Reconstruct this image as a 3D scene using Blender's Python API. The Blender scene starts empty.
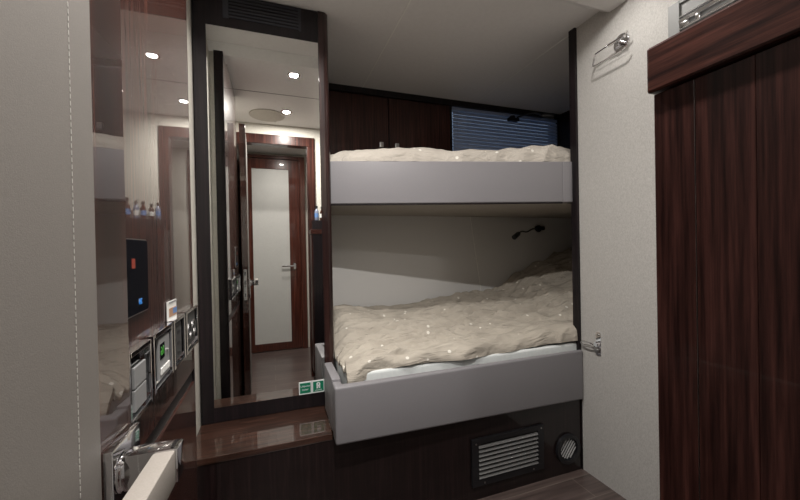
import bpy, bmesh, math, random
from mathutils import Vector, Matrix, noise
random.seed(4)
# ------------------------------------------------------------------ camera
F, YAW, PITCH, ROLL = 356.0, 0.34331558, -0.0072078775, -0.0192870555
E = 1.10                      # eye height; lengths below are measured from the eye, E lifts them to the floor at z = 0
cyw, syw, cp, sp, cr, sr = math.cos(YAW), math.sin(YAW), math.cos(PITCH), math.sin(PITCH), math.cos(ROLL), math.sin(ROLL)
fw = Vector((syw*cp, cyw*cp, sp)); r0 = Vector((cyw, -syw, 0)); u0 = r0.cross(fw)
rt = cr*r0 + sr*u0; up = -sr*r0 + cr*u0
cam_data = bpy.data.cameras.new('camera'); cam = bpy.data.objects.new('camera', cam_data)
bpy.context.scene.collection.objects.link(cam)
cam_data.sensor_width = 36; cam_data.lens = F/800*36; cam_data.clip_start = 0.01
cam.matrix_world = Matrix(((rt.x, up.x, -fw.x, 0), (rt.y, up.y, -fw.y, 0), (rt.z, up.z, -fw.z, E), (0, 0, 0, 1)))
bpy.context.scene.camera = cam
# ------------------------------------------------------------------ world, lights, exposure
sc = bpy.context.scene
sc.view_settings.view_transform = 'Standard'; sc.view_settings.look = 'None'
sc.view_settings.gamma = 1; sc.view_settings.use_curve_mapping = False
sc.view_settings.exposure = -0.05
w = bpy.data.worlds.new('world'); sc.world = w; w.use_nodes = True
w.node_tree.nodes['Background'].inputs[0].default_value = (0.40, 0.50, 0.66, 1)
w.node_tree.nodes['Background'].inputs[1].default_value = 0.7
LAMPS = [(0.14, 0.98, 13.5), (0.12, 0.37, 23.0), (0.12, -0.42, 9.0), (1.17, 1.00, 1.8)]   # recessed ceiling downlights: x, y, watts
CEIL = 1.045
def col(r, g, b): return (r, g, b, 1)
for i, (x, y, p) in enumerate(LAMPS):
    l = bpy.data.lights.new('downlight_bulb', 'AREA'); l.shape = 'DISK'; l.size = 0.045; l.energy = p
    l.color = (1.0, 0.965, 0.925)
    o = bpy.data.objects.new('downlight_bulb', l); sc.collection.objects.link(o)
    o.location = (x, y, CEIL + E - 0.009)

# ------------------------------------------------------------------ materials
def nt(name):
    m = bpy.data.materials.new(name); m.use_nodes = True
    return m, m.node_tree, m.node_tree.nodes['Principled BSDF']
def setp(b, **k):
    names = dict(c='Base Color', r='Roughness', m='Metallic', coat='Coat Weight', coatr='Coat Roughness', coati='Coat IOR', ior='IOR', sheen='Sheen Weight', spec='Specular IOR Level', tr='Transmission Weight', em='Emission Color', es='Emission Strength')
    for a, v in k.items(): b.inputs[names[a]].default_value = v
def plain(name, c, r=0.5, **k):
    m, t, b = nt(name); setp(b, c=col(*c), r=r, **k); return m
def coords(t, scale, kind='Object'):
    tc = t.nodes.new('ShaderNodeTexCoord'); mp = t.nodes.new('ShaderNodeMapping'); mp.inputs['Scale'].default_value = scale
    t.links.new(tc.outputs[kind], mp.inputs[0]); return mp
def ramp(t, src, stops):
    r = t.nodes.new('ShaderNodeValToRGB'); t.links.new(src, r.inputs[0])
    while len(r.color_ramp.elements) < len(stops): r.color_ramp.elements.new(0.5)
    for e, (p, c) in zip(r.color_ramp.elements, stops): e.position = p; e.color = col(*c)
    return r
def bump(t, b, src, s, d=0.001):
    n = t.nodes.new('ShaderNodeBump'); n.inputs['Strength'].default_value = s; n.inputs['Distance'].default_value = d
    t.links.new(src, n.inputs['Height']); t.links.new(n.outputs[0], b.inputs['Normal'])
def wood(name, lo, hi, scale=(70, 70, 2.2), rough=0.3, coat=1.0, coati=1.6, coatr=0.02):
    m, t, b = nt(name); mp = coords(t, scale)
    n = t.nodes.new('ShaderNodeTexNoise'); n.inputs['Scale'].default_value = 1.0; n.inputs['Detail'].default_value = 6; n.inputs['Roughness'].default_value = 0.65
    t.links.new(mp.outputs[0], n.inputs[0])
    mid = tuple((a+c)/2.6 for a, c in zip(lo, hi))
    r = ramp(t, n.outputs[0], [(0.36, lo), (0.52, mid), (0.70, hi)])
    t.links.new(r.outputs[0], b.inputs[0]); setp(b, r=rough, coat=coat, coatr=coatr, coati=coati, spec=0.15)
    return m
WLO, WHI = (0.012, 0.0045, 0.004), (0.085, 0.030, 0.022)
M = {}
M['wood'] = wood('wenge_gloss', WLO, WHI, coat=0.7, coati=1.4)
M['wood_panel'] = wood('wenge_polished', (0.010, 0.0035, 0.003), (0.068, 0.025, 0.020), (190, 190, 7), coat=0.35, coati=1.3)
M['wood_h'] = wood('wenge_gloss_across', (0.012, 0.0045, 0.004), (0.095, 0.034, 0.025), (190, 9, 190), coat=0.3, coati=1.3)
M['wood_x'] = wood('wenge_gloss_along', (0.008, 0.005, 0.005), (0.022, 0.012, 0.012), (90, 90, 3), coati=1.45)
M['wood_pillar'] = wood('wenge_gloss_pillar', (0.012, 0.006, 0.006), (0.045, 0.020, 0.017), coat=0.8, coati=1.45)
M['wood_red'] = wood('mahogany_gloss', (0.035, 0.009, 0.006), (0.11, 0.032, 0.020), coati=1.5)
M['wood_dark'] = wood('ebony_satin', (0.006, 0.005, 0.006), (0.020, 0.013, 0.015), rough=0.45, coat=0.5, coati=1.35, coatr=0.03)
M['wood_mirror'] = wood('wenge_high_polish', (0.008, 0.003, 0.003), (0.085, 0.026, 0.016), (150, 150, 4), rough=0.4, coati=1.55, coatr=0.0)
M['wood_leaf'] = wood('wenge_door_polish', (0.010, 0.004, 0.003), (0.060, 0.020, 0.013), (60, 60, 2), rough=0.4, coati=1.95, coatr=0.0)
M['wood_step'] = wood('brown_step_gloss', (0.020, 0.009, 0.006), (0.080, 0.036, 0.024), (6, 90, 90), coati=1.7, coatr=0.0)
def fabric(name, c, c2, sc_=260, r=0.75, bs=0.35, stretch=(1, 1, 1)):
    m, t, b = nt(name); mp = coords(t, tuple(sc_*s for s in stretch))
    n = t.nodes.new('ShaderNodeTexNoise'); n.inputs['Scale'].default_value = 1; n.inputs['Detail'].default_value = 4
    t.links.new(mp.outputs[0], n.inputs[0]); rr = ramp(t, n.outputs[0], [(0.3, c2), (0.7, c)])
    t.links.new(rr.outputs[0], b.inputs[0]); bump(t, b, n.outputs[0], bs); setp(b, r=r, spec=0.25); return m
M['wall'] = fabric('woven_cream_wallcover', (0.50, 0.485, 0.46), (0.37, 0.355, 0.335), 420, bs=0.15, stretch=(1, 1, 0.4))
M['wall_plain'] = fabric('cream_wallcover', (0.56, 0.53, 0.47), (0.50, 0.47, 0.42), 90)
M['backfab'] = fabric('grey_wallcover', (0.76, 0.75, 0.73), (0.64, 0.63, 0.615), 300, bs=0.12)
M['leather'] = fabric('beige_leather', (0.185, 0.168, 0.152), (0.16, 0.146, 0.132), 900, r=0.6, bs=0.15)
M['grey_leather'] = fabric('grey_leather', (0.235, 0.225, 0.235), (0.215, 0.207, 0.217), 400, r=0.42, bs=0.08)
M['beige_board'] = fabric('beige_underboard', (0.36, 0.33, 0.29), (0.33, 0.30, 0.26), 200, r=0.6, bs=0.1)
M['ceiling'] = fabric('ceiling_vinyl', (0.76, 0.74, 0.725), (0.73, 0.71, 0.695), 60, r=0.4, bs=0.03)
M['seam'] = plain('seam_shadow_gap', (0.12, 0.11, 0.10), 0.7)
M['seam_light'] = plain('seam_piping', (0.85, 0.84, 0.80), 0.6)
M['chrome'] = plain('chrome', (0.80, 0.80, 0.82), 0.08, m=1.0)
M['steel'] = plain('brushed_steel', (0.45, 0.44, 0.43), 0.28, m=1.0)
M['alu'] = plain('satin_aluminium', (0.22, 0.22, 0.215), 0.6, m=0.3)
M['mirror'] = plain('mirror_glass', (0.86, 0.87, 0.85), 0.0, m=1.0)
M['black'] = plain('black_plastic', (0.012, 0.012, 0.014), 0.35)
M['black_gloss'] = plain('black_glass', (0.006, 0.007, 0.010), 0.05, coat=1.0)
M['grey_plastic'] = plain('grey_plastic', (0.22, 0.22, 0.22), 0.45)
M['dark_grey'] = plain('dark_grey_plastic', (0.05, 0.05, 0.05), 0.4)
M['white_plastic'] = plain('white_plastic', (0.75, 0.74, 0.71), 0.4)
M['cream_grip'] = fabric('cream_leather', (0.27, 0.245, 0.22), (0.24, 0.215, 0.19), 600, r=0.5, bs=0.1)
M['stitch'] = plain('cream_thread', (0.45, 0.43, 0.40), 0.7)
M['sheet'] = fabric('white_sheet', (0.72, 0.75, 0.74), (0.66, 0.69, 0.69), 60, r=0.8)
M['green'] = plain('green_sign', (0.0, 0.16, 0.085), 0.4)
M['sign_white'] = plain('sign_white', (0.72, 0.74, 0.73), 0.4)
m, t_, b_ = nt('window_glass'); tr_ = t_.nodes.new('ShaderNodeBsdfTransparent'); tr_.inputs[0].default_value = col(0.9, 0.95, 1.0)
mx_ = t_.nodes.new('ShaderNodeMixShader'); mx_.inputs[0].default_value = 0.08; setp(b_, c=col(0.02, 0.02, 0.03), r=0.02)
t_.links.new(tr_.outputs[0], mx_.inputs[1]); t_.links.new(b_.outputs[0], mx_.inputs[2]); t_.links.new(mx_.outputs[0], t_.nodes['Material Output'].inputs[0]); M['glass_dark'] = m
m, t_, b_ = nt('blue_grey_slat'); setp(b_, c=col(0.45, 0.50, 0.60), r=0.45); tl_ = t_.nodes.new('ShaderNodeBsdfTranslucent'); tl_.inputs[0].default_value = col(0.40, 0.46, 0.56)
mx_ = t_.nodes.new('ShaderNodeMixShader'); mx_.inputs[0].default_value = 0.45
t_.links.new(b_.outputs[0], mx_.inputs[1]); t_.links.new(tl_.outputs[0], mx_.inputs[2]); t_.links.new(mx_.outputs[0], t_.nodes['Material Output'].inputs[0]); M['blind'] = m
M['paper'] = plain('printed_paper', (0.70, 0.69, 0.66), 0.6)
M['paper_blue'] = plain('leaflet_blue_ink', (0.10, 0.20, 0.42), 0.6)
M['paper_brown'] = plain('leaflet_brown_ink', (0.35, 0.20, 0.12), 0.6)
M['bottle_brown'] = plain('brown_bottle', (0.05, 0.015, 0.008), 0.1, coat=1)
M['bottle_blue'] = plain('blue_bottle', (0.18, 0.20, 0.27), 0.3)
M['fridge_grille'] = plain('grille_silver', (0.20, 0.20, 0.20), 0.3, m=0.5)
M['slit_light'] = plain('slit_pale_grey', (0.5, 0.5, 0.5), 0.35)
M['grille_dark'] = plain('grille_slate', (0.018, 0.019, 0.026), 0.35)
def emit(name, c, s): return plain(name, (0.0, 0.0, 0.0), 0.5, em=col(*c), es=s)
M['lamp_on'] = emit('lit_lamp_lens', (1.0, 0.95, 0.88), 40)
M['led_green'] = emit('green_digits', (0.10, 0.75, 0.05), 0.25)
M['led_blue'] = emit('blue_digits', (0.05, 0.35, 1.0), 0.6)
M['led_red'] = emit('red_symbol', (0.8, 0.09, 0.04), 0.25)
def duvet_mat(name, c, c2):
    m, t, b = nt(name); mp = coords(t, (1, 1, 1))
    n = t.nodes.new('ShaderNodeTexNoise'); n.inputs['Scale'].default_value = 9; n.inputs['Detail'].default_value = 5
    t.links.new(mp.outputs[0], n.inputs[0]); rr = ramp(t, n.outputs[0], [(0.35, c2), (0.65, c)])
    v = t.nodes.new('ShaderNodeTexVoronoi'); v.inputs['Scale'].default_value = 15; v.feature = 'F1'
    t.links.new(mp.outputs[0], v.inputs['Vector'])
    mt = t.nodes.new('ShaderNodeMath'); mt.operation = 'LESS_THAN'; mt.inputs[1].default_value = 0.115
    t.links.new(v.outputs['Distance'], mt.inputs[0])
    mx = t.nodes.new('ShaderNodeMix'); mx.data_type = 'RGBA'
    t.links.new(mt.outputs[0], mx.inputs[0]); t.links.new(rr.outputs[0], mx.inputs[6]); mx.inputs[7].default_value = col(0.74, 0.71, 0.64)
    t.links.new(mx.outputs[2], b.inputs[0])
    n2 = t.nodes.new('ShaderNodeTexNoise'); n2.inputs['Scale'].default_value = 28; n2.inputs['Detail'].default_value = 4; n2.inputs['Distortion'].default_value = 1.2
    mp3 = coords(t, (0.35, 1.3, 1.0)); t.links.new(mp3.outputs[0], n2.inputs[0]); bump(t, b, n2.outputs[0], 0.85, 0.012)
    setp(b, r=0.8, spec=0.2); return m
M['duvet'] = duvet_mat('beige_duvet_cotton', (0.47, 0.425, 0.36), (0.40, 0.36, 0.305))
M['duvet_up'] = duvet_mat('beige_quilt_cotton', (0.50, 0.46, 0.405), (0.44, 0.40, 0.35))
def floor_mat():
    m, t, b = nt('brown_plank_floor'); mp = coords(t, (1, 1, 1))
    br = t.nodes.new('ShaderNodeTexBrick'); br.inputs['Scale'].default_value = 1; br.inputs['Brick Width'].default_value = 1.3; br.inputs['Row Height'].default_value = 0.13
    br.inputs['Mortar Size'].default_value = 0.002; br.inputs['Color1'].default_value = col(0.10, 0.072, 0.064); br.inputs['Color2'].default_value = col(0.075, 0.054, 0.05); br.inputs['Mortar'].default_value = col(0.16, 0.13, 0.11)
    t.links.new(mp.outputs[0], br.inputs[0])
    mp2 = coords(t, (3, 60, 3)); n = t.nodes.new('ShaderNodeTexNoise'); n.inputs['Detail'].default_value = 5; n.inputs['Scale'].default_value = 1
    t.links.new(mp2.outputs[0], n.inputs[0])
    mx = t.nodes.new('ShaderNodeMix'); mx.data_type = 'RGBA'; mx.blend_type = 'MULTIPLY'; mx.inputs[0].default_value = 0.8
    rr = ramp(t, n.outputs[0], [(0.3, (0.45, 0.45, 0.45)), (0.7, (1.3, 1.3, 1.3))])
    t.links.new(br.outputs[0], mx.inputs[6]); t.links.new(rr.outputs[0], mx.inputs[7]); t.links.new(mx.outputs[2], b.inputs[0])
    setp(b, r=0.32, coat=0.3, coatr=0.2); return m
M['floor'] = floor_mat()

# ------------------------------------------------------------------ builders
C = sc.collection
def root_of(p):
    v = Vector((0, 0, 0))
    while p: v += p.location; p = p.parent
    return v
def obj(name, bm, mat, parent=None, smooth=False, label=None):
    me = bpy.data.meshes.new(name); off = root_of(parent)
    bm.transform(Matrix.Translation(Vector((0, 0, E)) - off))
    if smooth:
        for f in bm.faces: f.smooth = True
    bmesh.ops.recalc_face_normals(bm, faces=bm.faces[:]) if not getattr(bm, 'tag_open', False) else None
    bm.to_mesh(me); bm.free()
    me.materials.append(M[mat] if isinstance(mat, str) else mat)
    o = bpy.data.objects.new(name, me); C.objects.link(o)
    if parent: o.parent = parent
    if label: o['label'] = label
    if smooth:
        try: me.set_sharp_from_angle(angle=math.radians(38))
        except Exception: pass
    return o
def thing(name, label, cat, loc, group=None):
    o = bpy.data.objects.new(name, None); C.objects.link(o); o.empty_display_size = 0.05
    o.location = (loc[0], loc[1], loc[2] + E); o['label'] = label; o['category'] = cat
    if group: o['group'] = group
    return o
def tag(o, label, cat, group=None):
    o['label'] = label; o['category'] = cat
    if group: o['group'] = group
    return o
def struct(name, bm, mat, parent=None):
    o = obj(name, bm, mat, parent)
    if not parent: o['kind'] = 'structure'
    return o
def B(*boxes, bevel=0.0, seg=2):
    """boxes: (x0,x1,y0,y1,z0,z1)"""
    bm = bmesh.new()
    for x0, x1, y0, y1, z0, z1 in boxes:
        t = bmesh.new(); bmesh.ops.create_cube(t, size=1)
        t.transform(Matrix.Translation(((x0+x1)/2, (y0+y1)/2, (z0+z1)/2)) @ Matrix.Diagonal((abs(x1-x0), abs(y1-y0), abs(z1-z0), 1)))
        if bevel: bmesh.ops.bevel(t, geom=t.edges[:], offset=bevel, segments=seg, affect='EDGES', profile=0.6)
        me = bpy.data.meshes.new('t'); t.to_mesh(me); t.free(); bm.from_mesh(me); bpy.data.meshes.remove(me)
    return bm
def join(*bms):
    out = bmesh.new()
    for t in bms:
        me = bpy.data.meshes.new('t'); t.to_mesh(me); t.free(); out.from_mesh(me); bpy.data.meshes.remove(me)
    return out
def prism(pts, z0, z1, bevel=0.0):
    bm = bmesh.new(); n = len(pts)
    zl = z0 if isinstance(z0, (list, tuple)) else [z0]*n; zh = z1 if isinstance(z1, (list, tuple)) else [z1]*n
    a = [bm.verts.new((p[0], p[1], z)) for p, z in zip(pts, zl)]; b = [bm.verts.new((p[0], p[1], z)) for p, z in zip(pts, zh)]
    bm.faces.new(a[::-1]); bm.faces.new(b)
    for i in range(n): bm.faces.new((a[i], a[(i+1) % n], b[(i+1) % n], b[i]))
    bmesh.ops.recalc_face_normals(bm, faces=bm.faces[:])
    if bevel: bmesh.ops.bevel(bm, geom=bm.edges[:], offset=bevel, segments=3, affect='EDGES', profile=0.6)
    return bm
def tube(pts, r, n=10, closed=False):
    bm = bmesh.new(); pts = [Vector(p) for p in pts]; rings = []
    rr = r if isinstance(r, (list, tuple)) else [r]*len(pts)
    prev = None
    for i, p in enumerate(pts):
        if closed: d = pts[(i+1) % len(pts)] - pts[i-1]
        else: d = pts[min(i+1, len(pts)-1)] - pts[max(i-1, 0)]
        d.normalize()
        if prev is None:
            s = d.cross(Vector((0, 0, 1)))
            if s.length < 1e-3: s = d.cross(Vector((1, 0, 0)))
        else: s = prev - d*prev.dot(d)
        s.normalize(); prev = s; q = d.cross(s)
        rings.append([bm.verts.new(p + rr[i]*(math.cos(2*math.pi*k/n)*s + math.sin(2*math.pi*k/n)*q)) for k in range(n)])
    m = len(rings)
    for i in range(m if closed else m-1):
        a, b = rings[i], rings[(i+1) % m]
        for k in range(n): bm.faces.new((a[k], a[(k+1) % n], b[(k+1) % n], b[k]))
    if not closed: bm.faces.new(rings[0][::-1]); bm.faces.new(rings[-1])
    bmesh.ops.recalc_face_normals(bm, faces=bm.faces[:])
    return bm
def smoothpath(pts, k=6):
    pts = [Vector(p) for p in pts]; out = []
    P = [pts[0]] + pts + [pts[-1]]
    for i in range(1, len(P)-2):
        for j in range(k):
            t = j/k; a, b, c, d = P[i-1:i+3]
            out.append(0.5*((2*b) + (c-a)*t + (2*a-5*b+4*c-d)*t*t + (3*b-a-3*c+d)*t**3))
    return out + [pts[-1]]
def disc(c, axis, r, h, n=32, bevel=0.0):
    """solid round centred on c, thickness h along axis"""
    bm = bmesh.new(); bmesh.ops.create_cone(bm, cap_ends=True, segments=n, radius1=r, radius2=r, depth=h)
    if bevel: bmesh.ops.bevel(bm, geom=[e for e in bm.edges if abs(e.verts[0].co.z-e.verts[1].co.z) < 1e-6], offset=bevel, segments=2, affect='EDGES')
    rot = Vector((0, 0, 1)).rotation_difference(Vector(axis)).to_matrix().to_4x4()
    bm.transform(Matrix.Translation(c) @ rot); return bm
def ringd(c, axis, r1, r2, h, n=32):
    bm = bmesh.new(); vs = []
    for z in (-h/2, h/2):
        for r in (r1, r2): vs.append([bm.verts.new((r*math.cos(2*math.pi*k/n), r*math.sin(2*math.pi*k/n), z)) for k in range(n)])
    def q(a, b):
        for k in range(n): bm.faces.new((a[k], a[(k+1) % n], b[(k+1) % n], b[k]))
    q(vs[0], vs[1]); q(vs[1], vs[3]); q(vs[3], vs[2]); q(vs[2], vs[0])
    bmesh.ops.recalc_face_normals(bm, faces=bm.faces[:])
    rot = Vector((0, 0, 1)).rotation_difference(Vector(axis)).to_matrix().to_4x4()
    bm.transform(Matrix.Translation(c) @ rot); return bm
def lathe(prof, c, n=20):
    bm = bmesh.new(); rings = []
    for r, z in prof: rings.append([bm.verts.new((c[0]+r*math.cos(2*math.pi*k/n), c[1]+r*math.sin(2*math.pi*k/n), c[2]+z)) for k in range(n)])
    for a, b in zip(rings, rings[1:]):
        for k in range(n): bm.faces.new((a[k], a[(k+1) % n], b[(k+1) % n], b[k]))
    bm.faces.new(rings[0][::-1]); bm.faces.new(rings[-1]); bmesh.ops.recalc_face_normals(bm, faces=bm.faces[:]); return bm
def text_bm(s, size, origin, xdir, updir, depth=0.0004, align='CENTER'):
    cu = bpy.data.curves.new('lettering', 'FONT'); cu.body = s; cu.size = size; cu.align_x = align; cu.align_y = 'CENTER'; cu.extrude = depth
    o = bpy.data.objects.new('lettering', cu); C.objects.link(o)
    bpy.context.view_layer.update()
    me = bpy.data.meshes.new_from_object(o.evaluated_get(bpy.context.evaluated_depsgraph_get()))
    bm = bmesh.new(); bm.from_mesh(me); bpy.data.objects.remove(o); bpy.data.curves.remove(cu); bpy.data.meshes.remove(me)
    x = Vector(xdir).normalized(); u = Vector(updir).normalized(); n = x.cross(u)
    m = Matrix(((x.x, u.x, n.x, origin[0]), (x.y, u.y, n.y, origin[1]), (x.z, u.z, n.z, origin[2]), (0, 0, 0, 1)))
    bm.transform(m); return bm

FL = -E
YM, YB, XR, XL, XW = 1.597, 1.341, 1.406, -0.219, -0.285   # mirror plane, bunk base plane, right wall, glossy cabinet face, left wall
YD = 0.035                                                  # cabin side of the doorway wall
# ------------------------------------------------------------------ setting
struct('floor', B((-1.6, 2.3, -1.0, 2.4, FL-0.05, FL)), 'floor')
struct('ceiling', B((-1.6, 2.3, -1.0, 2.4, CEIL, CEIL+0.05)), 'ceiling')
struct('trim_1', prism([(XW, 1.06), (XR, 1.06), (XR, 1.155), (XR, 1.205), (XW, 1.205), (XW, 1.155)], [CEIL-0.036, CEIL-0.036, CEIL-0.036, CEIL-0.002, CEIL-0.002, CEIL-0.036], CEIL), 'ceiling')
struct('trim_2', B((0.569, 0.574, 1.21, 2.27, CEIL-0.0015, CEIL)), 'seam_light')
struct('trim_3', B((1.415, 1.420, 1.34, 2.27, CEIL-0.0015, CEIL)), 'seam_light')
struct('trim_4', B((XW, XR, 0.66, 0.664, CEIL-0.0015, CEIL)), 'seam')
struct('wall_left', B((XW-0.04, XW, YD, 2.4, FL, CEIL)), 'wall_plain')
struct('wall_left_lining', B((XW, -0.264, 0.53, 1.165, FL, CEIL)), 'wall_plain')
struct('wall_right', B((XR, XR+0.04, YD-0.06, YB, FL, CEIL)), 'wall')
struct('wall_bunk_end', B((2.2, 2.24, 1.30, 2.4, FL, CEIL)), 'wood_dark')
struct('wall_bunk_front', B((XR+0.04, 2.2, 1.30, YB, FL, CEIL)), 'backfab')
struct('wall_back', B((0.2, 2.2, 2.13, 2.17, -0.62, 0.207)), 'backfab')
struct('wall_back_upper', B((-0.32, 1.232, 2.33, 2.37, FL, CEIL), (2.185, 2.24, 2.33, 2.37, FL, CEIL), (1.232, 2.185, 2.33, 2.37, FL, 0.44), (1.232, 2.185, 2.33, 2.37, 1.005, CEIL)), 'wood_dark')
struct('trim_5', prism([(1.271, 2.127), (1.276, 2.127), (1.276, 2.1305), (1.271, 2.1305)], 0.0, 0.206), 'seam_light') if False else None
bm = tube([(1.274, 2.129, 0.206), (1.366, 2.129, -0.42)], 0.0025, 6)
struct('trim_5', bm, 'seam_light')
struct('trim_6', B((1.392, 1.409, YB-0.006, YB+0.03, -0.53, CEIL), (1.40, 1.409, YB-0.006, YB+0.03, FL, -0.53)), 'wood_dark')
# doorway wall and corridor
struct('wall_door', B((XW-0.04, -0.255, YD-0.06, YD, FL, CEIL), (0.355, XR, YD-0.06, YD, FL, CEIL), (-0.255, 0.355, YD-0.06, YD, 0.955, CEIL)), 'wall_plain')
struct('trim_7', B((0.293, 0.358, YD-0.075, YD+0.014, FL, 0.88), (-0.26, -0.206, YD-0.075, YD+0.014, FL, 0.88), (-0.26, 0.358, YD-0.075, YD+0.014, 0.88, 0.957), bevel=0.003), 'wood')
struct('wall_corridor', B((-1.6, 1.6, -1.0, -0.93, FL, CEIL)), 'wall_plain')
struct('wall_corridor_left', B((-1.64, -1.6, -1.0, YD, FL, CEIL), (-1.6, XW-0.04, YD-0.06, YD, FL, CEIL)), 'wall_plain')
struct('wall_corridor_right', B((1.6, 1.64, -1.0, YD, FL, CEIL), (XR+0.04, 1.6, YD-0.06, YD, FL, CEIL)), 'wall_plain')
# the door across the corridor, seen in the mirror
YC = -0.93
d = bpy.data.objects.new('door_2', None); C.objects.link(d); d.location = (0.05, YC, 0); d['kind'] = 'structure'
obj('door_frame', B((-0.30, -0.245, YC, YC+0.045, FL, 1.02), (0.292, 0.35, YC, YC+0.045, FL, 1.02), (-0.245, 0.292, YC, YC+0.045, 0.985, 1.02), bevel=0.003), 'wood_red', d)
obj('door_stile', B((-0.243, -0.195, YC+0.001, YC+0.03, FL+0.01, 0.98), (0.178, 0.290, YC+0.001, YC+0.03, FL+0.01, 0.98)), 'wood_red', d)
obj('door_rail', B((-0.195, 0.178, YC+0.001, YC+0.03, 0.875, 0.98), (-0.195, 0.178, YC+0.001, YC+0.03, FL+0.01, -1.01)), 'wood_red', d)
obj('door_panel', B((-0.195, 0.178, YC+0.001, YC+0.022, -1.01, 0.875)), 'wall', d)
h = obj('door_handle', join(B((0.215, 0.24, YC+0.03, YC+0.036, -0.215, -0.15), (0.22, 0.234, YC+0.036, YC+0.07, -0.185, -0.171)), B((0.09, 0.236, YC+0.066, YC+0.078, -0.186, -0.171), bevel=0.002)), 'chrome', d)

# ------------------------------------------------------------------ open cabin door at the left
XD, YE = -0.163, 0.507
d = bpy.data.objects.new('door_1', None); C.objects.link(d); d.location = (XD-0.02, 0.3, 0); d['kind'] = 'structure'
obj('door_leaf', B((XD-0.04, XD, 0.052, YE, FL+0.012, 0.875), bevel=0.0015), 'wood_leaf', d)
lp = obj('leather_panel', B((XD-0.001, XD+0.003, 0.065, 0.430, FL+0.08, 0.83), bevel=0.001), 'leather', d)
bm = bmesh.new(); parts = []
z = -0.75
while z < 0.82:
    parts.append((XD+0.0028, XD+0.0034, 0.3920, 0.3930, z, z+0.0040)); z += 0.0062
obj('stitching', B(*parts), 'stitch', lp)
hp = obj('handle_plate', join(B((XD, XD+0.011, 0.434, 0.502, -0.335, -0.20), bevel=0.002), disc((XD+0.013, 0.455, -0.232), (1, 0, 0), 0.020, 0.006, bevel=0.002)), 'chrome', d, True)
lv = obj('lever', B((XD+0.014, -0.098, 0.445, 0.468, -0.249, -0.212), bevel=0.002), 'chrome', d, True)
obj('lever_grip', B((-0.121, -0.0995, 0.29, 0.4445, -0.249, -0.212), bevel=0.0035), 'cream_grip', lv, True)
lk = obj('lock_plate', B((XD-0.031, XD-0.010, YE, YE+0.002, -0.345, -0.13), bevel=0.0008), 'chrome', d)
obj('keyhole', B((XD-0.025, XD-0.016, YE+0.002, YE+0.0028, -0.175, -0.15), (XD-0.025, XD-0.016, YE+0.002, YE+0.0028, -0.25, -0.21), (XD-0.023, XD-0.018, YE+0.002, YE+0.0028, -0.32, -0.30)), 'black', lk)
obj('latch_bolt', B((XD-0.026, XD-0.015, YE+0.002, YE+0.012, -0.245, -0.215)), 'steel', lk)

# the leaf stands a little off square: turn it about its free edge
TH = math.radians(-2.6); px_, py_ = XD, YE
dx, dy = d.location.x-px_, d.location.y-py_
d.location.x = px_+dx*math.cos(TH)-dy*math.sin(TH); d.location.y = py_+dx*math.sin(TH)+dy*math.cos(TH); d.rotation_euler.z = TH

# ------------------------------------------------------------------ glossy cabinet along the left wall
t = thing('wall_cabinet', 'high gloss dark wood cabinet along the left wall carrying the switches', 'cabinet', ((XW+XL)/2, 0.9, FL))
obj('body', B((-0.263, XL, 0.53, 1.165, -0.335, CEIL-0.003), (-0.263, XL, 0.53, 1.165, FL, -0.372)), 'wood_mirror', t)
obj('groove', B((-0.263, XL-0.006, 0.53, 1.163, -0.373, -0.334)), 'black', t)
obj('edge_cap', B((-0.263, XL-0.0005, 1.165, 1.172, FL, CEIL-0.02), bevel=0.001), 'wood_dark', t)

def frame_x(x0, y0, y1, z0, z1, wd, th):   # picture-frame ring standing on the plane X = x0
    return B((x0, x0+th, y0, y0+wd, z0, z1), (x0, x0+th, y1-wd, y1, z0, z1), (x0, x0+th, y0+wd, y1-wd, z0, z0+wd), (x0, x0+th, y0+wd, y1-wd, z1-wd, z1), bevel=0.0012)
# switch plates
def plate(name, label, cat, y0, y1, z0=-0.258, z1=-0.150, group=None):
    t = thing(name, label, cat, (XL, (y0+y1)/2, z0), group)
    obj('plate', B((XL, XL+0.006, y0+0.004, y1-0.004, z0+0.003, z1-0.003)), 'black_gloss', t)
    obj('bezel', frame_x(XL, y0, y1, z0, z1, 0.007, 0.015), 'chrome', t)
    return t
t = plate('light_switch', 'double rocker light switch in chrome frame, nearest of the four plates on the glossy cabinet', 'switch', 0.635, 0.740, -0.262, -0.153)
for z0, z1 in ((-0.25, -0.217), (-0.214, -0.181)): obj('rocker', B((XL+0.006, XL+0.012, 0.662, 0.716, z0, z1), bevel=0.001), 'grey_plastic', t)
t = plate('thermostat', 'climate control panel with green digits in a chrome frame', 'thermostat', 0.752, 0.880)
obj('control_panel', B((XL+0.006, XL+0.011, 0.793, 0.866, -0.246, -0.168), bevel=0.002), 'grey_plastic', t)
sn = obj('screen', B((XL+0.011, XL+0.0118, 0.799, 0.828, -0.208, -0.178)), 'black_gloss', t)
obj('digits', text_bm('16', 0.024, (XL+0.0122, 0.8135, -0.193), (0, -1, 0), (0, 0, 1)), 'led_green', sn)
for i in range(4): obj('button', B((XL+0.011, XL+0.0135, 0.799+i*0.0155, 0.811+i*0.0155, -0.237, -0.224), bevel=0.001), 'white_plastic', t)
obj('knob', disc((XL+0.012, 0.848, -0.20), (1, 0, 0), 0.004, 0.003), 'steel', t)
t = plate('charging_socket', 'narrow chrome framed charging socket with the leaflet standing above it', 'socket', 0.893, 0.994)
obj('socket_insert', B((XL+0.006, XL+0.010, 0.918, 0.975, -0.246, -0.164), bevel=0.002), 'dark_grey', t)
for z in (-0.185, -0.21, -0.232): obj('socket_slot', B((XL+0.010, XL+0.0106, 0.937, 0.956, z-0.003, z+0.003)), 'black', t)
t = plate('power_socket', 'double round power socket in chrome frame, farthest plate beside the cream strip', 'socket', 1.010, 1.150)
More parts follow.
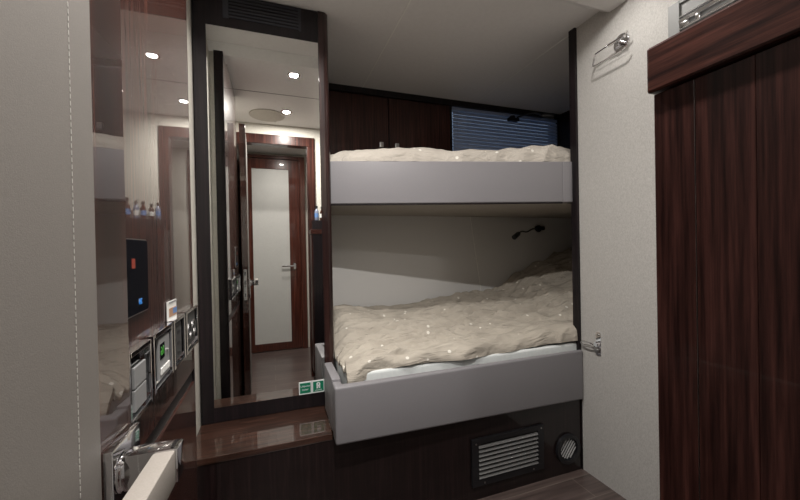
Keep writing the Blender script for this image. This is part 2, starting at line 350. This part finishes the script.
obj('socket_insert', B((XL+0.006, XL+0.010, 1.032, 1.130, -0.244, -0.160), bevel=0.002), 'dark_grey', t)
for y in (1.057, 1.106):
    r_ = obj('outlet', ringd((XL+0.011, y, -0.206), (1, 0, 0), 0.017, 0.0215, 0.004, 24), 'steel', t)
    obj('pin_hole', join(disc((XL+0.0105, y-0.008, -0.206), (1, 0, 0), 0.0026, 0.002, 10), disc((XL+0.0105, y+0.008, -0.206), (1, 0, 0), 0.0026, 0.002, 10)), 'black', r_)
# touch panel
t = thing('touch_panel', 'black glass touch panel with blue digits on the glossy wood', 'control panel', (XL, 0.72, -0.107))
def rrect(y0, y1, z0, z1, r, n=6):
    out = []
    for cy_, cz_, a0 in ((y1-r, z1-r, 0), (y0+r, z1-r, 90), (y0+r, z0+r, 180), (y1-r, z0+r, 270)):
        for k in range(n+1): a = math.radians(a0 + 90*k/n); out.append((cy_+r*math.cos(a), cz_+r*math.sin(a)))
    return out
def slab_x(pts, x0, x1):
    bm = bmesh.new(); a = [bm.verts.new((x0, p[0], p[1])) for p in pts]; b = [bm.verts.new((x1, p[0], p[1])) for p in pts]
    bm.faces.new(a); bm.faces.new(b[::-1]); n = len(pts)
    for i in range(n): bm.faces.new((a[i], a[(i+1) % n], b[(i+1) % n], b[i]))
    bmesh.ops.recalc_face_normals(bm, faces=bm.faces[:]); return bm
obj('rim', slab_x(rrect(0.615, 0.768, -0.104, 0.023, 0.008), XL, XL+0.003), 'steel', t)
obj('glass', slab_x(rrect(0.617, 0.766, -0.102, 0.021, 0.007), XL, XL+0.004), 'black_gloss', t)
obj('red_symbol', B((XL+0.004, XL+0.0045, 0.688, 0.702, -0.026, -0.010)), 'led_red', t)
obj('digits', text_bm('24', 0.014, (XL+0.0045, 0.724, -0.084), (0, -1, 0), (0, 0, 1)), 'led_blue', t)
# leaflet and small green sticker
t = thing('leaflet', 'white printed leaflet with a small picture standing on a chrome socket frame', 'leaflet', (XL+0.006, 0.97, -0.150))
obj('paper', prism([(XL+0.002, 0.888), (XL+0.006, 0.948), (XL+0.0068, 0.948), (XL+0.0028, 0.888)], -0.150, -0.108), 'paper', t)
obj('picture', prism([(XL+0.0036, 0.900), (XL+0.0062, 0.943), (XL+0.0074, 0.943), (XL+0.0046, 0.900)], -0.143, -0.124), 'paper_brown', t)
obj('picture', prism([(XL+0.0058, 0.922), (XL+0.0067, 0.948), (XL+0.0077, 0.948), (XL+0.0067, 0.922)], -0.138, -0.126), 'paper_blue', t)
obj('text_line', prism([(XL+0.0036, 0.900), (XL+0.0066, 0.953), (XL+0.0076, 0.953), (XL+0.0046, 0.900)], -0.113, -0.110), 'grey_plastic', t)
t = thing('sticker', 'tiny green and white sticker below the light switch', 'sticker', (XL, 0.71, -0.283))
obj('backing', B((XL, XL+0.0008, 0.668, 0.706, -0.283, -0.264)), 'green', t)
obj('symbol', B((XL+0.0008, XL+0.0012, 0.674, 0.684, -0.278, -0.269), (XL+0.0008, XL+0.0012, 0.689, 0.700, -0.275, -0.272)), 'sign_white', t)

# ------------------------------------------------------------------ mirror cabinet
t = thing('mirror_cabinet', 'tall dark wood cabinet with a full length mirror and vent slots above it', 'cabinet', (0, 1.9, -0.69))
def rounded_col():
    pts = [(0.207, YM), (0.207, 2.2), (0.25, 2.2)]
    for k in range(7):
        a = math.radians(90*k/6); pts.append((0.222+0.028*math.cos(a), YM+0.02-0.028*math.sin(a)))
    return pts
obj('carcass', B((XW+0.005, 0.207, YM+0.004, 2.2, -0.69, CEIL-0.002), (XW+0.005, 0.207, YM+0.004, 2.2, FL, -0.735)), 'wood_dark', t)
obj('corner_pillar', prism([(0.207, YM-0.006), (0.207, 2.2), (0.252, 2.2)] + [(0.228+0.024*math.cos(math.radians(a)), YM+0.018-0.024*math.sin(math.radians(a))) for a in range(0, 91, 15)], -0.69, CEIL-0.002), 'wood_pillar', t)
obj('side_stile', B((-0.279, -0.234, YM-0.004, YM+0.004, -0.69, CEIL-0.004)), 'wood_dark', t)
obj('plinth', B((-0.234, 0.206, YM-0.003, YM+0.004, -0.69, -0.631)), 'wood_dark', t)
mir = obj('mirror', B((-0.233, 0.2055, YM-0.002, YM+0.004, -0.63, 0.905)), 'mirror', t)
hd = obj('header_panel', B((-0.234, 0.206, YM-0.004, YM+0.004, 0.907, CEIL-0.004)), 'wood_dark', t)
obj('vent_slats', B(*[(-0.15, 0.125, YM-0.0075, YM-0.003, 0.945+i*0.0135, 0.952+i*0.0135) for i in range(7)], (-0.17, -0.15, YM-0.0075, YM-0.003, 0.94, CEIL-0.006), (0.125, 0.135, YM-0.0075, YM-0.003, 0.94, CEIL-0.006)), 'grille_dark', hd)
# safety signs on the mirror
def sign(name, x0, x1, label):
    t = thing(name, label, 'sign', ((x0+x1)/2, YM-0.002, -0.63), 'green safety signs on the mirror')
    obj('backing', B((x0, x1, YM-0.0036, YM-0.0021, -0.6295, -0.5755)), 'sign_white', t)
    obj('green_field', B((x0+0.0045, x1-0.0045, YM-0.0042, YM-0.0036, -0.6245, -0.5805)), 'green', t)
    return t
t = sign('safety_sign', 0.094, 0.148, 'green and white sign with two lines of lettering, left one at the mirror foot')
obj('lettering', join(text_bm('Lifejacket', 0.0105, (0.121, YM-0.0046, -0.594), (1, 0, 0), (0, 0, 1)), text_bm('locker', 0.0105, (0.121, YM-0.0046, -0.609), (1, 0, 0), (0, 0, 1))), 'sign_white', t)
t = sign('safety_sign', 0.1495, 0.2035, 'green and white sign with a lifejacket symbol, right one at the mirror foot')
cx = 0.1765
obj('lifejacket_symbol', join(B((cx-0.008, cx-0.0015, YM-0.0047, YM-0.0042, -0.611, -0.592), (cx+0.0015, cx+0.008, YM-0.0047, YM-0.0042, -0.611, -0.592), (cx-0.008, cx+0.008, YM-0.0047, YM-0.0042, -0.604, -0.6005)), ringd((cx, YM-0.0045, -0.5925), (0, 1, 0), 0.0035, 0.0085, 0.0005, 20)), 'sign_white', t)
obj('lettering', text_bm('LIFEJACKETS', 0.0055, (cx, YM-0.0046, -0.6185), (1, 0, 0), (0, 0, 1)), 'sign_white', t)

# step in front of the mirror and the base under the bunk
t = thing('step', 'polished brown wood step ledge below the mirror', 'step', (0, 1.45, FL))
obj('top', B((XW+0.002, 0.1965, YB-0.004, YM+0.02, -0.715, -0.692), (0.1965, 0.2325, YB+0.03, YM+0.02, -0.715, -0.692), bevel=0.003), 'wood_step', t)
obj('front_panel', B((XW+0.002, 0.196, YB, YB+0.02, FL, -0.716)), 'wood_x', t)
t = thing('bunk_base', 'dark glossy wood base panel under the lower bunk', 'base', (0.8, YB, FL))
obj('front_panel', B((0.1965, 1.3995, YB, YB+0.02, FL, -0.716), (0.234, 1.3995, YB, YB+0.02, -0.716, -0.60)), 'wood_x', t)
obj('bed_deck', B((0.256, 2.19, YB+0.02, 2.125, -0.64, -0.60)), 'wood_dark', t)

# louvred vent grille in the base
t = thing('vent_grille', 'rectangular black framed louvred vent in the bunk base', 'vent', (0.975, YB, -1.035))
gx0, gx1, gz0, gz1 = 0.785, 1.165, -1.037, -0.833
obj('frame', B((gx0, gx1, YB-0.012, YB, gz1-0.022, gz1), (gx0, gx1, YB-0.012, YB, gz0, gz0+0.026), (gx0, gx0+0.033, YB-0.012, YB, gz0+0.026, gz1-0.022), (gx1-0.033, gx1, YB-0.012, YB, gz0+0.026, gz1-0.022), bevel=0.001), 'black', t)
obj('backing', B((gx0+0.03, gx1-0.03, YB-0.002, YB-0.0005, gz0+0.02, gz1-0.02)), 'black', t)
bms = []
for i in range(8):
    z = gz0+0.036+i*0.0188
    b_ = B((gx0+0.033, gx1-0.033, -0.0065, 0.0065, -0.0012, 0.0012)); b_.transform(Matrix.Translation((0, YB-0.0095, z)) @ Matrix.Rotation(math.radians(38), 4, 'X')); bms.append(b_)
obj('louvres', join(*bms), 'fridge_grille', t)
for x, z in ((gx0+0.02, gz1-0.02), (gx1-0.014, gz1-0.014), (gx0+0.06, gz0+0.011), (gx1-0.06, gz0+0.011)):
    obj('screw', disc((x, YB-0.0125, z), (0, 1, 0), 0.004, 0.002, 12), 'steel', t)
# round vent
t = thing('round_vent', 'small round black vent with diagonal silver slits at the base corner', 'vent', (1.313, YB, -1.055))
obj('ring', ringd((1.313, YB-0.007, -0.98), (0, 1, 0), 0.052, 0.070, 0.014), 'black', t, True)
obj('disc', disc((1.313, YB-0.003, -0.98), (0, 1, 0), 0.054, 0.005), 'black', t)
bms = []
for k in range(-3, 3):
    o_ = (k+0.5)*0.0145; ln = math.sqrt(max(0.0, 0.046**2-o_**2))
    b_ = B((-ln, ln, -0.0010, 0.0010, -0.0026, 0.0026)); b_.transform(Matrix.Translation((1.313, YB-0.0065, -0.98)) @ Matrix.Rotation(math.radians(-52), 4, 'Y') @ Matrix.Translation((0, 0, o_))); bms.append(b_)
obj('slits', join(*bms), 'slit_light', t)

# ------------------------------------------------------------------ lower bunk
t = thing('lower_bunk', 'lower bunk with padded grey leather side board', 'bunk bed', (0.8, 1.30, -0.75))
obj('side_board', prism([(0.198, 1.27), (1.403, 1.322), (1.403, 1.339), (0.232, 1.306), (0.232, 1.339), (0.198, 1.339)], [-0.704, -0.752, -0.752, -0.704, -0.704, -0.704], [-0.497, -0.5125, -0.5125, -0.497, -0.497, -0.497], bevel=0.009), 'grey_leather', t, True)
obj('end_board', B((0.198, 0.232, 1.3395, 1.555, -0.688, -0.49), bevel=0.006), 'grey_leather', t, True)
t = tag(obj('mattress', B((0.262, 2.15, 1.352, 2.12, -0.598, -0.484), bevel=0.012, seg=3), 'sheet', None, True), 'mattress in a white sheet showing as a strip along the lower bunk board', 'mattress')

def interp(tab, x):
    if x <= tab[0][0]: return tab[0][1]
    for (a, b), (c, d_) in zip(tab, tab[1:]):
        if x <= c: u = (x-a)/(c-a); u = u*u*(3-2*u); return b+(d_-b)*u
    return tab[-1][1]
def fold(x, y, seed, ax=1.0, ay=1.0):
    n = noise.noise(Vector((x*ax, y*ay, seed))); return (1-abs(n)*2.2)
def quilt(name, x0, x1, ybase, yback, zback, zfront, zlow, amp, nx, ny, seed, thick):
    """a soft cover: s runs along X, v from the hem at the front over the top to the back"""
    bm = bmesh.new(); grid = []
    for i in range(nx+1):
        u = i/nx; x = x0+(x1-x0)*u; yf = ybase(x); row = []
        zf = interp(zfront, x); zb = interp(zback, x); zl = interp(zlow, x)
        for j in range(ny+1):
            v = j/ny
            if v < 0.22:                    # front roll
                a = v/0.22; ang = a*math.pi/2; y = yf + 0.05*(1-math.sin(ang)**0.9) * 0 + 0.055*(1-math.cos(ang)); z = zl+(zf-zl)*math.sin(ang)**0.8
            else:
                a = (v-0.22)/0.78; y = yf+0.055+(yback-yf-0.055)*a; z = zf+(zb-zf)*(a*a*(3-2*a))*1.0
            edge = min(1, 12*u, 12*(1-u)); 
            n1 = noise.noise(Vector((x*2.3, y*3.1, seed)))*0.016
            n2 = (fold(x+y*0.9, y*2.2-x*0.55, seed+3, 2.0, 7.5)-0.55)*0.018
            n3 = (fold(x*1.0, y+x*0.22, seed+7, 2.4, 20.0)-0.55)*0.011
            n4 = noise.noise(Vector((x*32, y*38, seed+9)))*0.0022
            dz = (n1+n2+n3+n4)*amp*min(1, 0.06+v*2.8)
            y2 = y - (n2+n3+n4)*amp*0.8*max(0, 1-v*3)
            drop = (1-min(1, (u*18)))**2*0.10 if u < 0.056 else 0
            row.append(bm.verts.new((x, y2, z+dz-drop*(0.6 if v > 0.2 else 0.2))))
        grid.append(row)
    for i in range(nx):
        for j in range(ny): bm.faces.new((grid[i][j], grid[i+1][j], grid[i+1][j+1], grid[i][j+1]))
    bm.normal_update()
    # close the cover with an underside so that it has body
    low = [[bm.verts.new((v.co.x, v.co.y+(thick if j < ny*0.2 else 0), max(v.co.z-thick, interp(zlow, v.co.x)+0.001))) for j, v in enumerate(r)] for r in grid]
    for i in range(nx):
        for j in range(ny): bm.faces.new((low[i][j], low[i][j+1], low[i+1][j+1], low[i+1][j]))
    for i in range(nx):
        bm.faces.new((grid[i][0], low[i][0], low[i+1][0], grid[i+1][0])); bm.faces.new((grid[i][ny], grid[i+1][ny], low[i+1][ny], low[i][ny]))
    for j in range(ny):
        bm.faces.new((grid[0][j], grid[0][j+1], low[0][j+1], low[0][j])); bm.faces.new((grid[nx][j], low[nx][j], low[nx][j+1], grid[nx][j+1]))
    return bm
def yb1(x): return 1.352 + 0.012*math.sin(x*7)+0.004*math.sin(x*23) - (0.022 if x < 0.33 else 0.022*max(0, 1-(x-0.33)/0.12))
bm = quilt('duvet', 0.258, 2.17, yb1, 2.118,
    [(0.25, -0.372), (0.36, -0.348), (0.75, -0.358), (1.1, -0.330), (1.42, -0.302), (1.65, -0.20), (1.85, -0.11), (2.0, -0.06), (2.14, -0.04)],
    [(0.25, -0.425), (0.6, -0.425), (1.0, -0.42), (1.4, -0.39), (2.1, -0.28)],
    [(0.25, -0.520), (0.33, -0.510), (0.5, -0.478), (0.9, -0.486), (1.3, -0.472), (2.1, -0.46)], 1.25, 260, 120, 2.0, 0.012)
tag(obj('duvet', bm, 'duvet', None, True), 'rumpled beige duvet with small white dots on the lower bunk', 'duvet')

# ------------------------------------------------------------------ upper bunk
def rail_y(x): return 1.655 + (x-0.258)*(1.372-1.655)/(1.344-0.258)
zu = 0.207
t = thing('upper_bunk', 'upper bunk with plain grey leather side board', 'bunk bed', (0.8, 1.6, zu))
a = (0.256, rail_y(0.256)); b = (1.344, 1.372); c = (1.382, 1.362)
obj('side_board', prism([a, b, (1.344, 1.402), (0.256, a[1]+0.03)], 0.207, 0.405, bevel=0.005), 'grey_leather', t, True)
obj('end_piece', prism([(1.345, 1.372), c, (1.41, 1.362), (1.41, 1.402), (1.345, 1.402)], 0.207, 0.405, bevel=0.003), 'grey_leather', t, True)
obj('bunk_floor', prism([(0.256, a[1]+0.012), (1.344, 1.384), (1.41, 1.378), (2.195, 1.378), (2.195, 2.325), (0.256, 2.325)], 0.188+0.012, 0.24), 'beige_board', t)
obj('lower_lip', prism([(0.256, a[1]+0.004), (1.344, 1.376), (1.344, 1.384), (0.256, a[1]+0.012)], 0.2005, 0.2065), 'wood_dark', t)
t = tag(obj('mattress', prism([(0.262, rail_y(0.262)+0.04), (1.344, 1.412), (2.18, 1.412), (2.18, 2.25), (0.262, 2.25)], 0.242, 0.405), 'sheet'), 'upper bunk mattress hidden below the quilt', 'mattress')
def yb2(x): return (rail_y(x) if x < 1.33 else 1.375) + 0.02 + 0.006*math.sin(x*9)
bm = quilt('quilt', 0.260, 2.17, yb2, 2.255,
    [(0.25, 0.47), (1.0, 0.47), (1.6, 0.50), (2.1, 0.50)],
    [(0.25, 0.468), (0.7, 0.478), (1.1, 0.480), (1.26, 0.492), (1.34, 0.50), (2.1, 0.50)],
    [(0.25, 0.407), (2.1, 0.407)], 0.8, 260, 80, 12.0, 0.01)
tag(obj('quilt', bm, 'duvet_up', None, True), 'rumpled beige quilt rolled along the top of the upper bunk board', 'quilt')

# lockers and blind at the back of the upper bunk
def locker(x0, x1, kx, label):
    t = thing('locker', label, 'locker', ((x0+x1)/2, 2.29, 0.5), 'wall lockers above the upper bunk')
    obj('body', B((x0, x1, 2.291, 2.329, 0.30, 1.005)), 'wood_dark', t)
    dd = obj('door', B((x0+0.0015, x1-0.0015, 2.276, 2.291, 0.55, 1.003), bevel=0.001), 'wood', t)
    obj('knob', join(B((kx-0.013, kx+0.013, 2.256, 2.275, 0.665, 0.70), bevel=0.003)), 'steel', dd)
locker(0.26, 0.748, 0.694, 'dark wood locker door above the quilt, next to the mirror cabinet')
locker(0.752, 1.212, 0.803, 'dark reddish wood locker door beside the window blind')
struct('trim_8', B((0.256, 2.2, 2.262, 2.33, 1.006, CEIL)), 'wood_dark')
wn = bpy.data.objects.new('window_1', None); C.objects.link(wn); wn.location = (1.7, 2.3, 0); wn['kind'] = 'structure'
obj('window_frame', B((1.214, 1.232, 2.28, 2.329, 0.42, 1.005), (2.185, 2.199, 2.28, 2.329, 0.42, 1.005), (1.232, 2.185, 2.30, 2.329, 0.42, 0.44), bevel=0.001), 'wood_dark', wn)
obj('window_pane', B((1.232, 2.185, 2.318, 2.324, 0.44, 1.005)), 'glass_dark', wn)
t = thing('venetian_blind', 'closed blue grey horizontal slat blind behind the upper bunk', 'blind', (1.7, 2.29, 0.45))
bms = []
z = 0.455
while z < 0.985:
    arc = [(-0.0155+0.0031*k, 0.0052*(1-((k-5)/5)**2)) for k in range(11)]
    b_ = slab_x(arc + [(p, q-0.0008) for p, q in arc[::-1]], 1.238, 2.182); b_.transform(Matrix.Translation((0, 2.290, z)) @ Matrix.Rotation(math.radians(66), 4, 'X')); bms.append(b_); z += 0.0256
obj('slats', join(*bms), 'blind', t)
obj('head_rail', B((1.236, 2.183, 2.28, 2.308, 0.984, 1.004), bevel=0.001), 'blind', t)
for x in (1.275, 1.36, 2.13): obj('cord', tube([(x, 2.279, 0.46), (x, 2.279, 0.985)], 0.0016, 6), 'blind', t)

# reading lamps
t = thing('reading_lamp', 'black gooseneck reading lamp reaching across the window blind', 'lamp', (1.75, 2.27, 0.96), 'gooseneck reading lamps over the bunks')
obj('base', join(B((1.70, 1.79, 2.245, 2.278, 0.945, 0.968), bevel=0.004), disc((1.728, 2.25, 0.966), (1, 0, 0.15), 0.017, 0.03, 16, 0.003)), 'black', t, True)
obj('neck', tube(smoothpath([(1.76, 2.235, 0.965), (1.77, 2.16, 0.960), (1.78, 2.08, 0.945), (1.79, 1.99, 0.895)]), 0.0065), 'black', t, True)
obj('head', join(tube([(1.785, 1.995, 0.898), (1.795, 1.985, 0.893), (1.845, 1.955, 0.885)], [0.012, 0.019, 0.019], 14)), 'black', t, True)
t = thing('reading_lamp', 'black gooseneck reading lamp on the wall over the lower bunk', 'lamp', (1.83, 2.12, 0.10), 'gooseneck reading lamps over the bunks')
obj('base', join(disc((1.838, 2.118, 0.118), (0, 1, 0), 0.024, 0.022, 20, 0.004), B((1.80, 1.875, 2.09, 2.115, 0.108, 0.134), bevel=0.005)), 'black', t, True)
obj('neck', tube(smoothpath([(1.80, 2.098, 0.118), (1.74, 2.07, 0.112), (1.68, 2.05, 0.092), (1.62, 2.03, 0.094), (1.575, 2.01, 0.078)]), 0.005), 'black', t, True)
obj('head', tube([(1.585, 2.012, 0.084), (1.572, 2.008, 0.076), (1.525, 1.99, 0.052)], [0.010, 0.016, 0.017], 14), 'black', t, True)

# ------------------------------------------------------------------ tall dark cabinet at the right foreground
YC0 = 0.207
t = thing('sideboard', 'tall dark wenge cabinet with overhanging top rail at the right', 'cabinet', (0.8, 0.12, FL))
obj('body', B((0.312, XR-0.002, YD+0.016, YC0-0.004, FL+0.09, 0.123)), 'wood_dark', t)
obj('plinth', B((0.34, XR-0.002, YD+0.016, YC0-0.03, FL, FL+0.09)), 'black', t)
obj('side_panel', B((0.300, 0.312, 0.17715, YC0, FL+0.085, 0.122), bevel=0.0005), 'wood_panel', t)
obj('side_panel', B((0.300, 0.312, 0.1412, 0.1769, FL+0.085, 0.122), bevel=0.0005), 'wood_panel', t)
obj('side_panel', B((0.300, 0.312, YD+0.016, 0.1410, FL+0.085, 0.122), bevel=0.0003), 'wood_panel', t)
obj('top_rail', B((0.2958, XR-0.002, 0.180-0.13, YC0+0.003, 0.1235, 0.161), bevel=0.002), 'wood_h', t)
obj('seam_highlight', B((0.2996, 0.301, 0.17695, 0.17710, FL+0.086, 0.1215)), 'steel', t)  # pale sliver added to stand in for the highlight along the panel seam
obj('front_panel', B((0.3125, XR-0.002, YC0-0.004, YC0, FL+0.085, 0.122)), 'wood_dark', t)
obj('raised_shelf', B((0.318, XR-0.002, YD+0.017, 0.122, 0.1615, 0.243), bevel=0.001), 'wood_dark', t)
# bottles
def bottle(x, y, s, mat, label, kind=0):
    t = thing('bottle', label, 'bottle', (x, y, 0.2435), 'toiletry bottles on the dark cabinet')
    H = 0.105*s
    obj('flask', lathe([(0.016*s, 0), (0.0175*s, 0.004), (0.0175*s, H*0.72), (0.012*s, H*0.86), (0.007*s, H*0.92), (0.007*s, H)], (x, y, 0.2435)), mat, t, True)
    obj('cap', lathe([(0.010*s, H), (0.010*s, H+0.018*s), (0.008*s, H+0.02*s)], (x, y, 0.2435), 14), 'black' if kind else 'steel', t, True)
    obj('label_band', lathe([(0.0179*s, H*0.25), (0.0179*s, H*0.58)], (x, y, 0.2435)), 'paper' if not kind else 'paper_blue', t)
bottle(0.360, 0.085, 1.0, 'bottle_blue', 'pale blue bottle at the free end of the dark cabinet top', 1)
bottle(0.405, 0.075, 0.95, 'bottle_brown', 'brown bottle with steel cap beside the pale blue bottle on the dark cabinet')
bottle(0.452, 0.090, 1.05, 'bottle_brown', 'brown bottle with blue band in the middle of the row on the dark cabinet', 1)
bottle(0.500, 0.075, 1.1, 'bottle_blue', 'pale bottle with steel cap fourth along the dark cabinet')
bottle(0.555, 0.085, 1.25, 'bottle_brown', 'tallest brown bottle at the far end of the row on the dark cabinet', 1)

# metal framed unit on the right wall
t = thing('metal_framed_cabinet', 'brushed aluminium framed box on the cream wall above the dark cabinet', 'cabinet', (XR, 0.7, 0.70))
ax0, ay0, ay1, az0, az1 = XR-0.012, 0.30, 0.907, 0.60, 0.868
obj('frame', B((ax0, XR, 0.868, 0.907, az0, az1), (ax0, XR, ay0, ay0+0.035, az0, az1), (ax0, XR, ay0+0.035, 0.868, az1-0.012, az1), (ax0, XR, ay0+0.035, 0.868, az0, az0+0.012), bevel=0.0015), 'alu', t)
obj('inset_panel', B((ax0+0.008, XR, ay0+0.035, 0.868, az0+0.012, az1-0.012)), 'alu', t)
obj('crossbar', B((ax0-0.004, ax0+0.008, ay0+0.035, 0.868, 0.785, 0.798), (ax0-0.002, ax0+0.008, ay0+0.035, 0.868, 0.762, 0.768), (ax0-0.002, ax0+0.008, ay0+0.035, 0.868, 0.806, 0.809), bevel=0.001), 'chrome', t)
obj('bracket', B((ax0-0.006, ax0+0.006, 0.835, 0.862, 0.765, 0.782), bevel=0.002), 'chrome', t, True)
obj('bracket', B((ax0-0.006, ax0+0.006, 0.80, 0.815, 0.768, 0.785), bevel=0.002), 'chrome', t, True)

# towel holder
t = thing('towel_holder', 'chrome wire towel holder on a round mount high on the cream wall', 'towel holder', (XR, 1.10, 0.80))
obj('mount', join(disc((XR-0.005, 1.098, 0.845), (1, 0, 0), 0.035, 0.010, 28, 0.003), disc((XR-0.022, 1.098, 0.842), (1, 0, 0), 0.011, 0.030, 16, 0.002)), 'chrome', t, True)
obj('mount_bar', tube([(XR-0.036, 1.135, 0.846), (XR-0.036, 1.06, 0.846)], 0.007), 'chrome', t, True)
obj('wire_loop', join(tube([(XR-0.036, 1.14, 0.846), (XR-0.038, 1.195, 0.842), (XR-0.038, 1.200, 0.840), (XR-0.036, 1.213, 0.800), (XR-0.036, 1.211, 0.795), (XR-0.036, 1.20, 0.793), (XR-0.036, 1.075, 0.793), (XR-0.036, 1.062, 0.796), (XR-0.036, 1.053, 0.803), (XR-0.036, 1.050, 0.812)], 0.0035, 8), tube([(XR-0.036, 1.07, 0.848), (XR-0.036, 1.052, 0.852), (XR-0.036, 1.045, 0.858)], 0.0035, 8)), 'chrome', t, True)
# latch at the end of the lower board
t = thing('strap_latch', 'small chrome latch on the cream wall at the end of the lower bunk board', 'latch', (XR, 1.24, -0.52))
obj('wall_plate', slab_x(rrect(1.222, 1.248, -0.515, -0.405, 0.012), XR-0.005, XR), 'chrome', t)
for z in (-0.42, -0.50): obj('screw', disc((XR-0.006, 1.235, z), (1, 0, 0), 0.005, 0.003, 12), 'steel', t)
obj('pivot', disc((XR-0.014, 1.235, -0.462), (1, 0, 0), 0.012, 0.018, 16, 0.003), 'chrome', t, True)
obj('hook_ring', tube([(XR-0.02+0.0*k, 1.28+0.038*math.cos(k*math.pi/10), -0.472+0.010*math.sin(k*math.pi/10)) for k in range(20)], 0.0035, 8, True), 'chrome', t, True)
obj('lower_catch', join(disc((XR-0.010, 1.238, -0.492), (1, 0, 0), 0.010, 0.014, 16, 0.002), B((XR-0.014, XR-0.004, 1.225, 1.25, -0.487, -0.480))), 'steel', t, True)

# ------------------------------------------------------------------ ceiling fittings
labels = ['round recessed downlight in the cabin ceiling nearest the mirror', 'round recessed downlight in the cabin ceiling just inside the doorway', 'round recessed downlight in the corridor ceiling beyond the doorway', 'round recessed downlight in the cabin ceiling over the dark cabinet at right']
first = thing('ceiling_downlight', labels[0], 'ceiling light', (LAMPS[0][0], LAMPS[0][1], CEIL), 'recessed ceiling downlights')
cx, cy_ = LAMPS[0][:2]
obj('bezel', ringd((cx, cy_, CEIL-0.004), (0, 0, 1), 0.026, 0.036, 0.007), 'chrome', first, True)
obj('lens', disc((cx, cy_, CEIL-0.003), (0, 0, 1), 0.0258, 0.004, 24), 'lamp_on', first)
for i, (x, y, p) in enumerate(LAMPS[1:]):
    c = first.copy(); C.objects.link(c); c.location = (x, y, CEIL+E); c['label'] = labels[i+1]
    for ch in first.children:
        k = ch.copy(); C.objects.link(k); k.parent = c
t = thing('ceiling_speaker', 'large flat round cream panel in the ceiling just inside the doorway', 'ceiling speaker', (-0.02, 0.25, CEIL))
obj('cover', disc((-0.02, 0.245, CEIL-0.003), (0, 0, 1), 0.13, 0.006, 48, 0.002), 'wall_plain', t, True)
tag(obj('ceiling_sensor', disc((0.04, 0.13, CEIL-0.004), (0, 0, 1), 0.010, 0.008, 20, 0.002), 'steel', None, True), 'tiny round metal sensor in the ceiling beside the doorway', 'sensor')
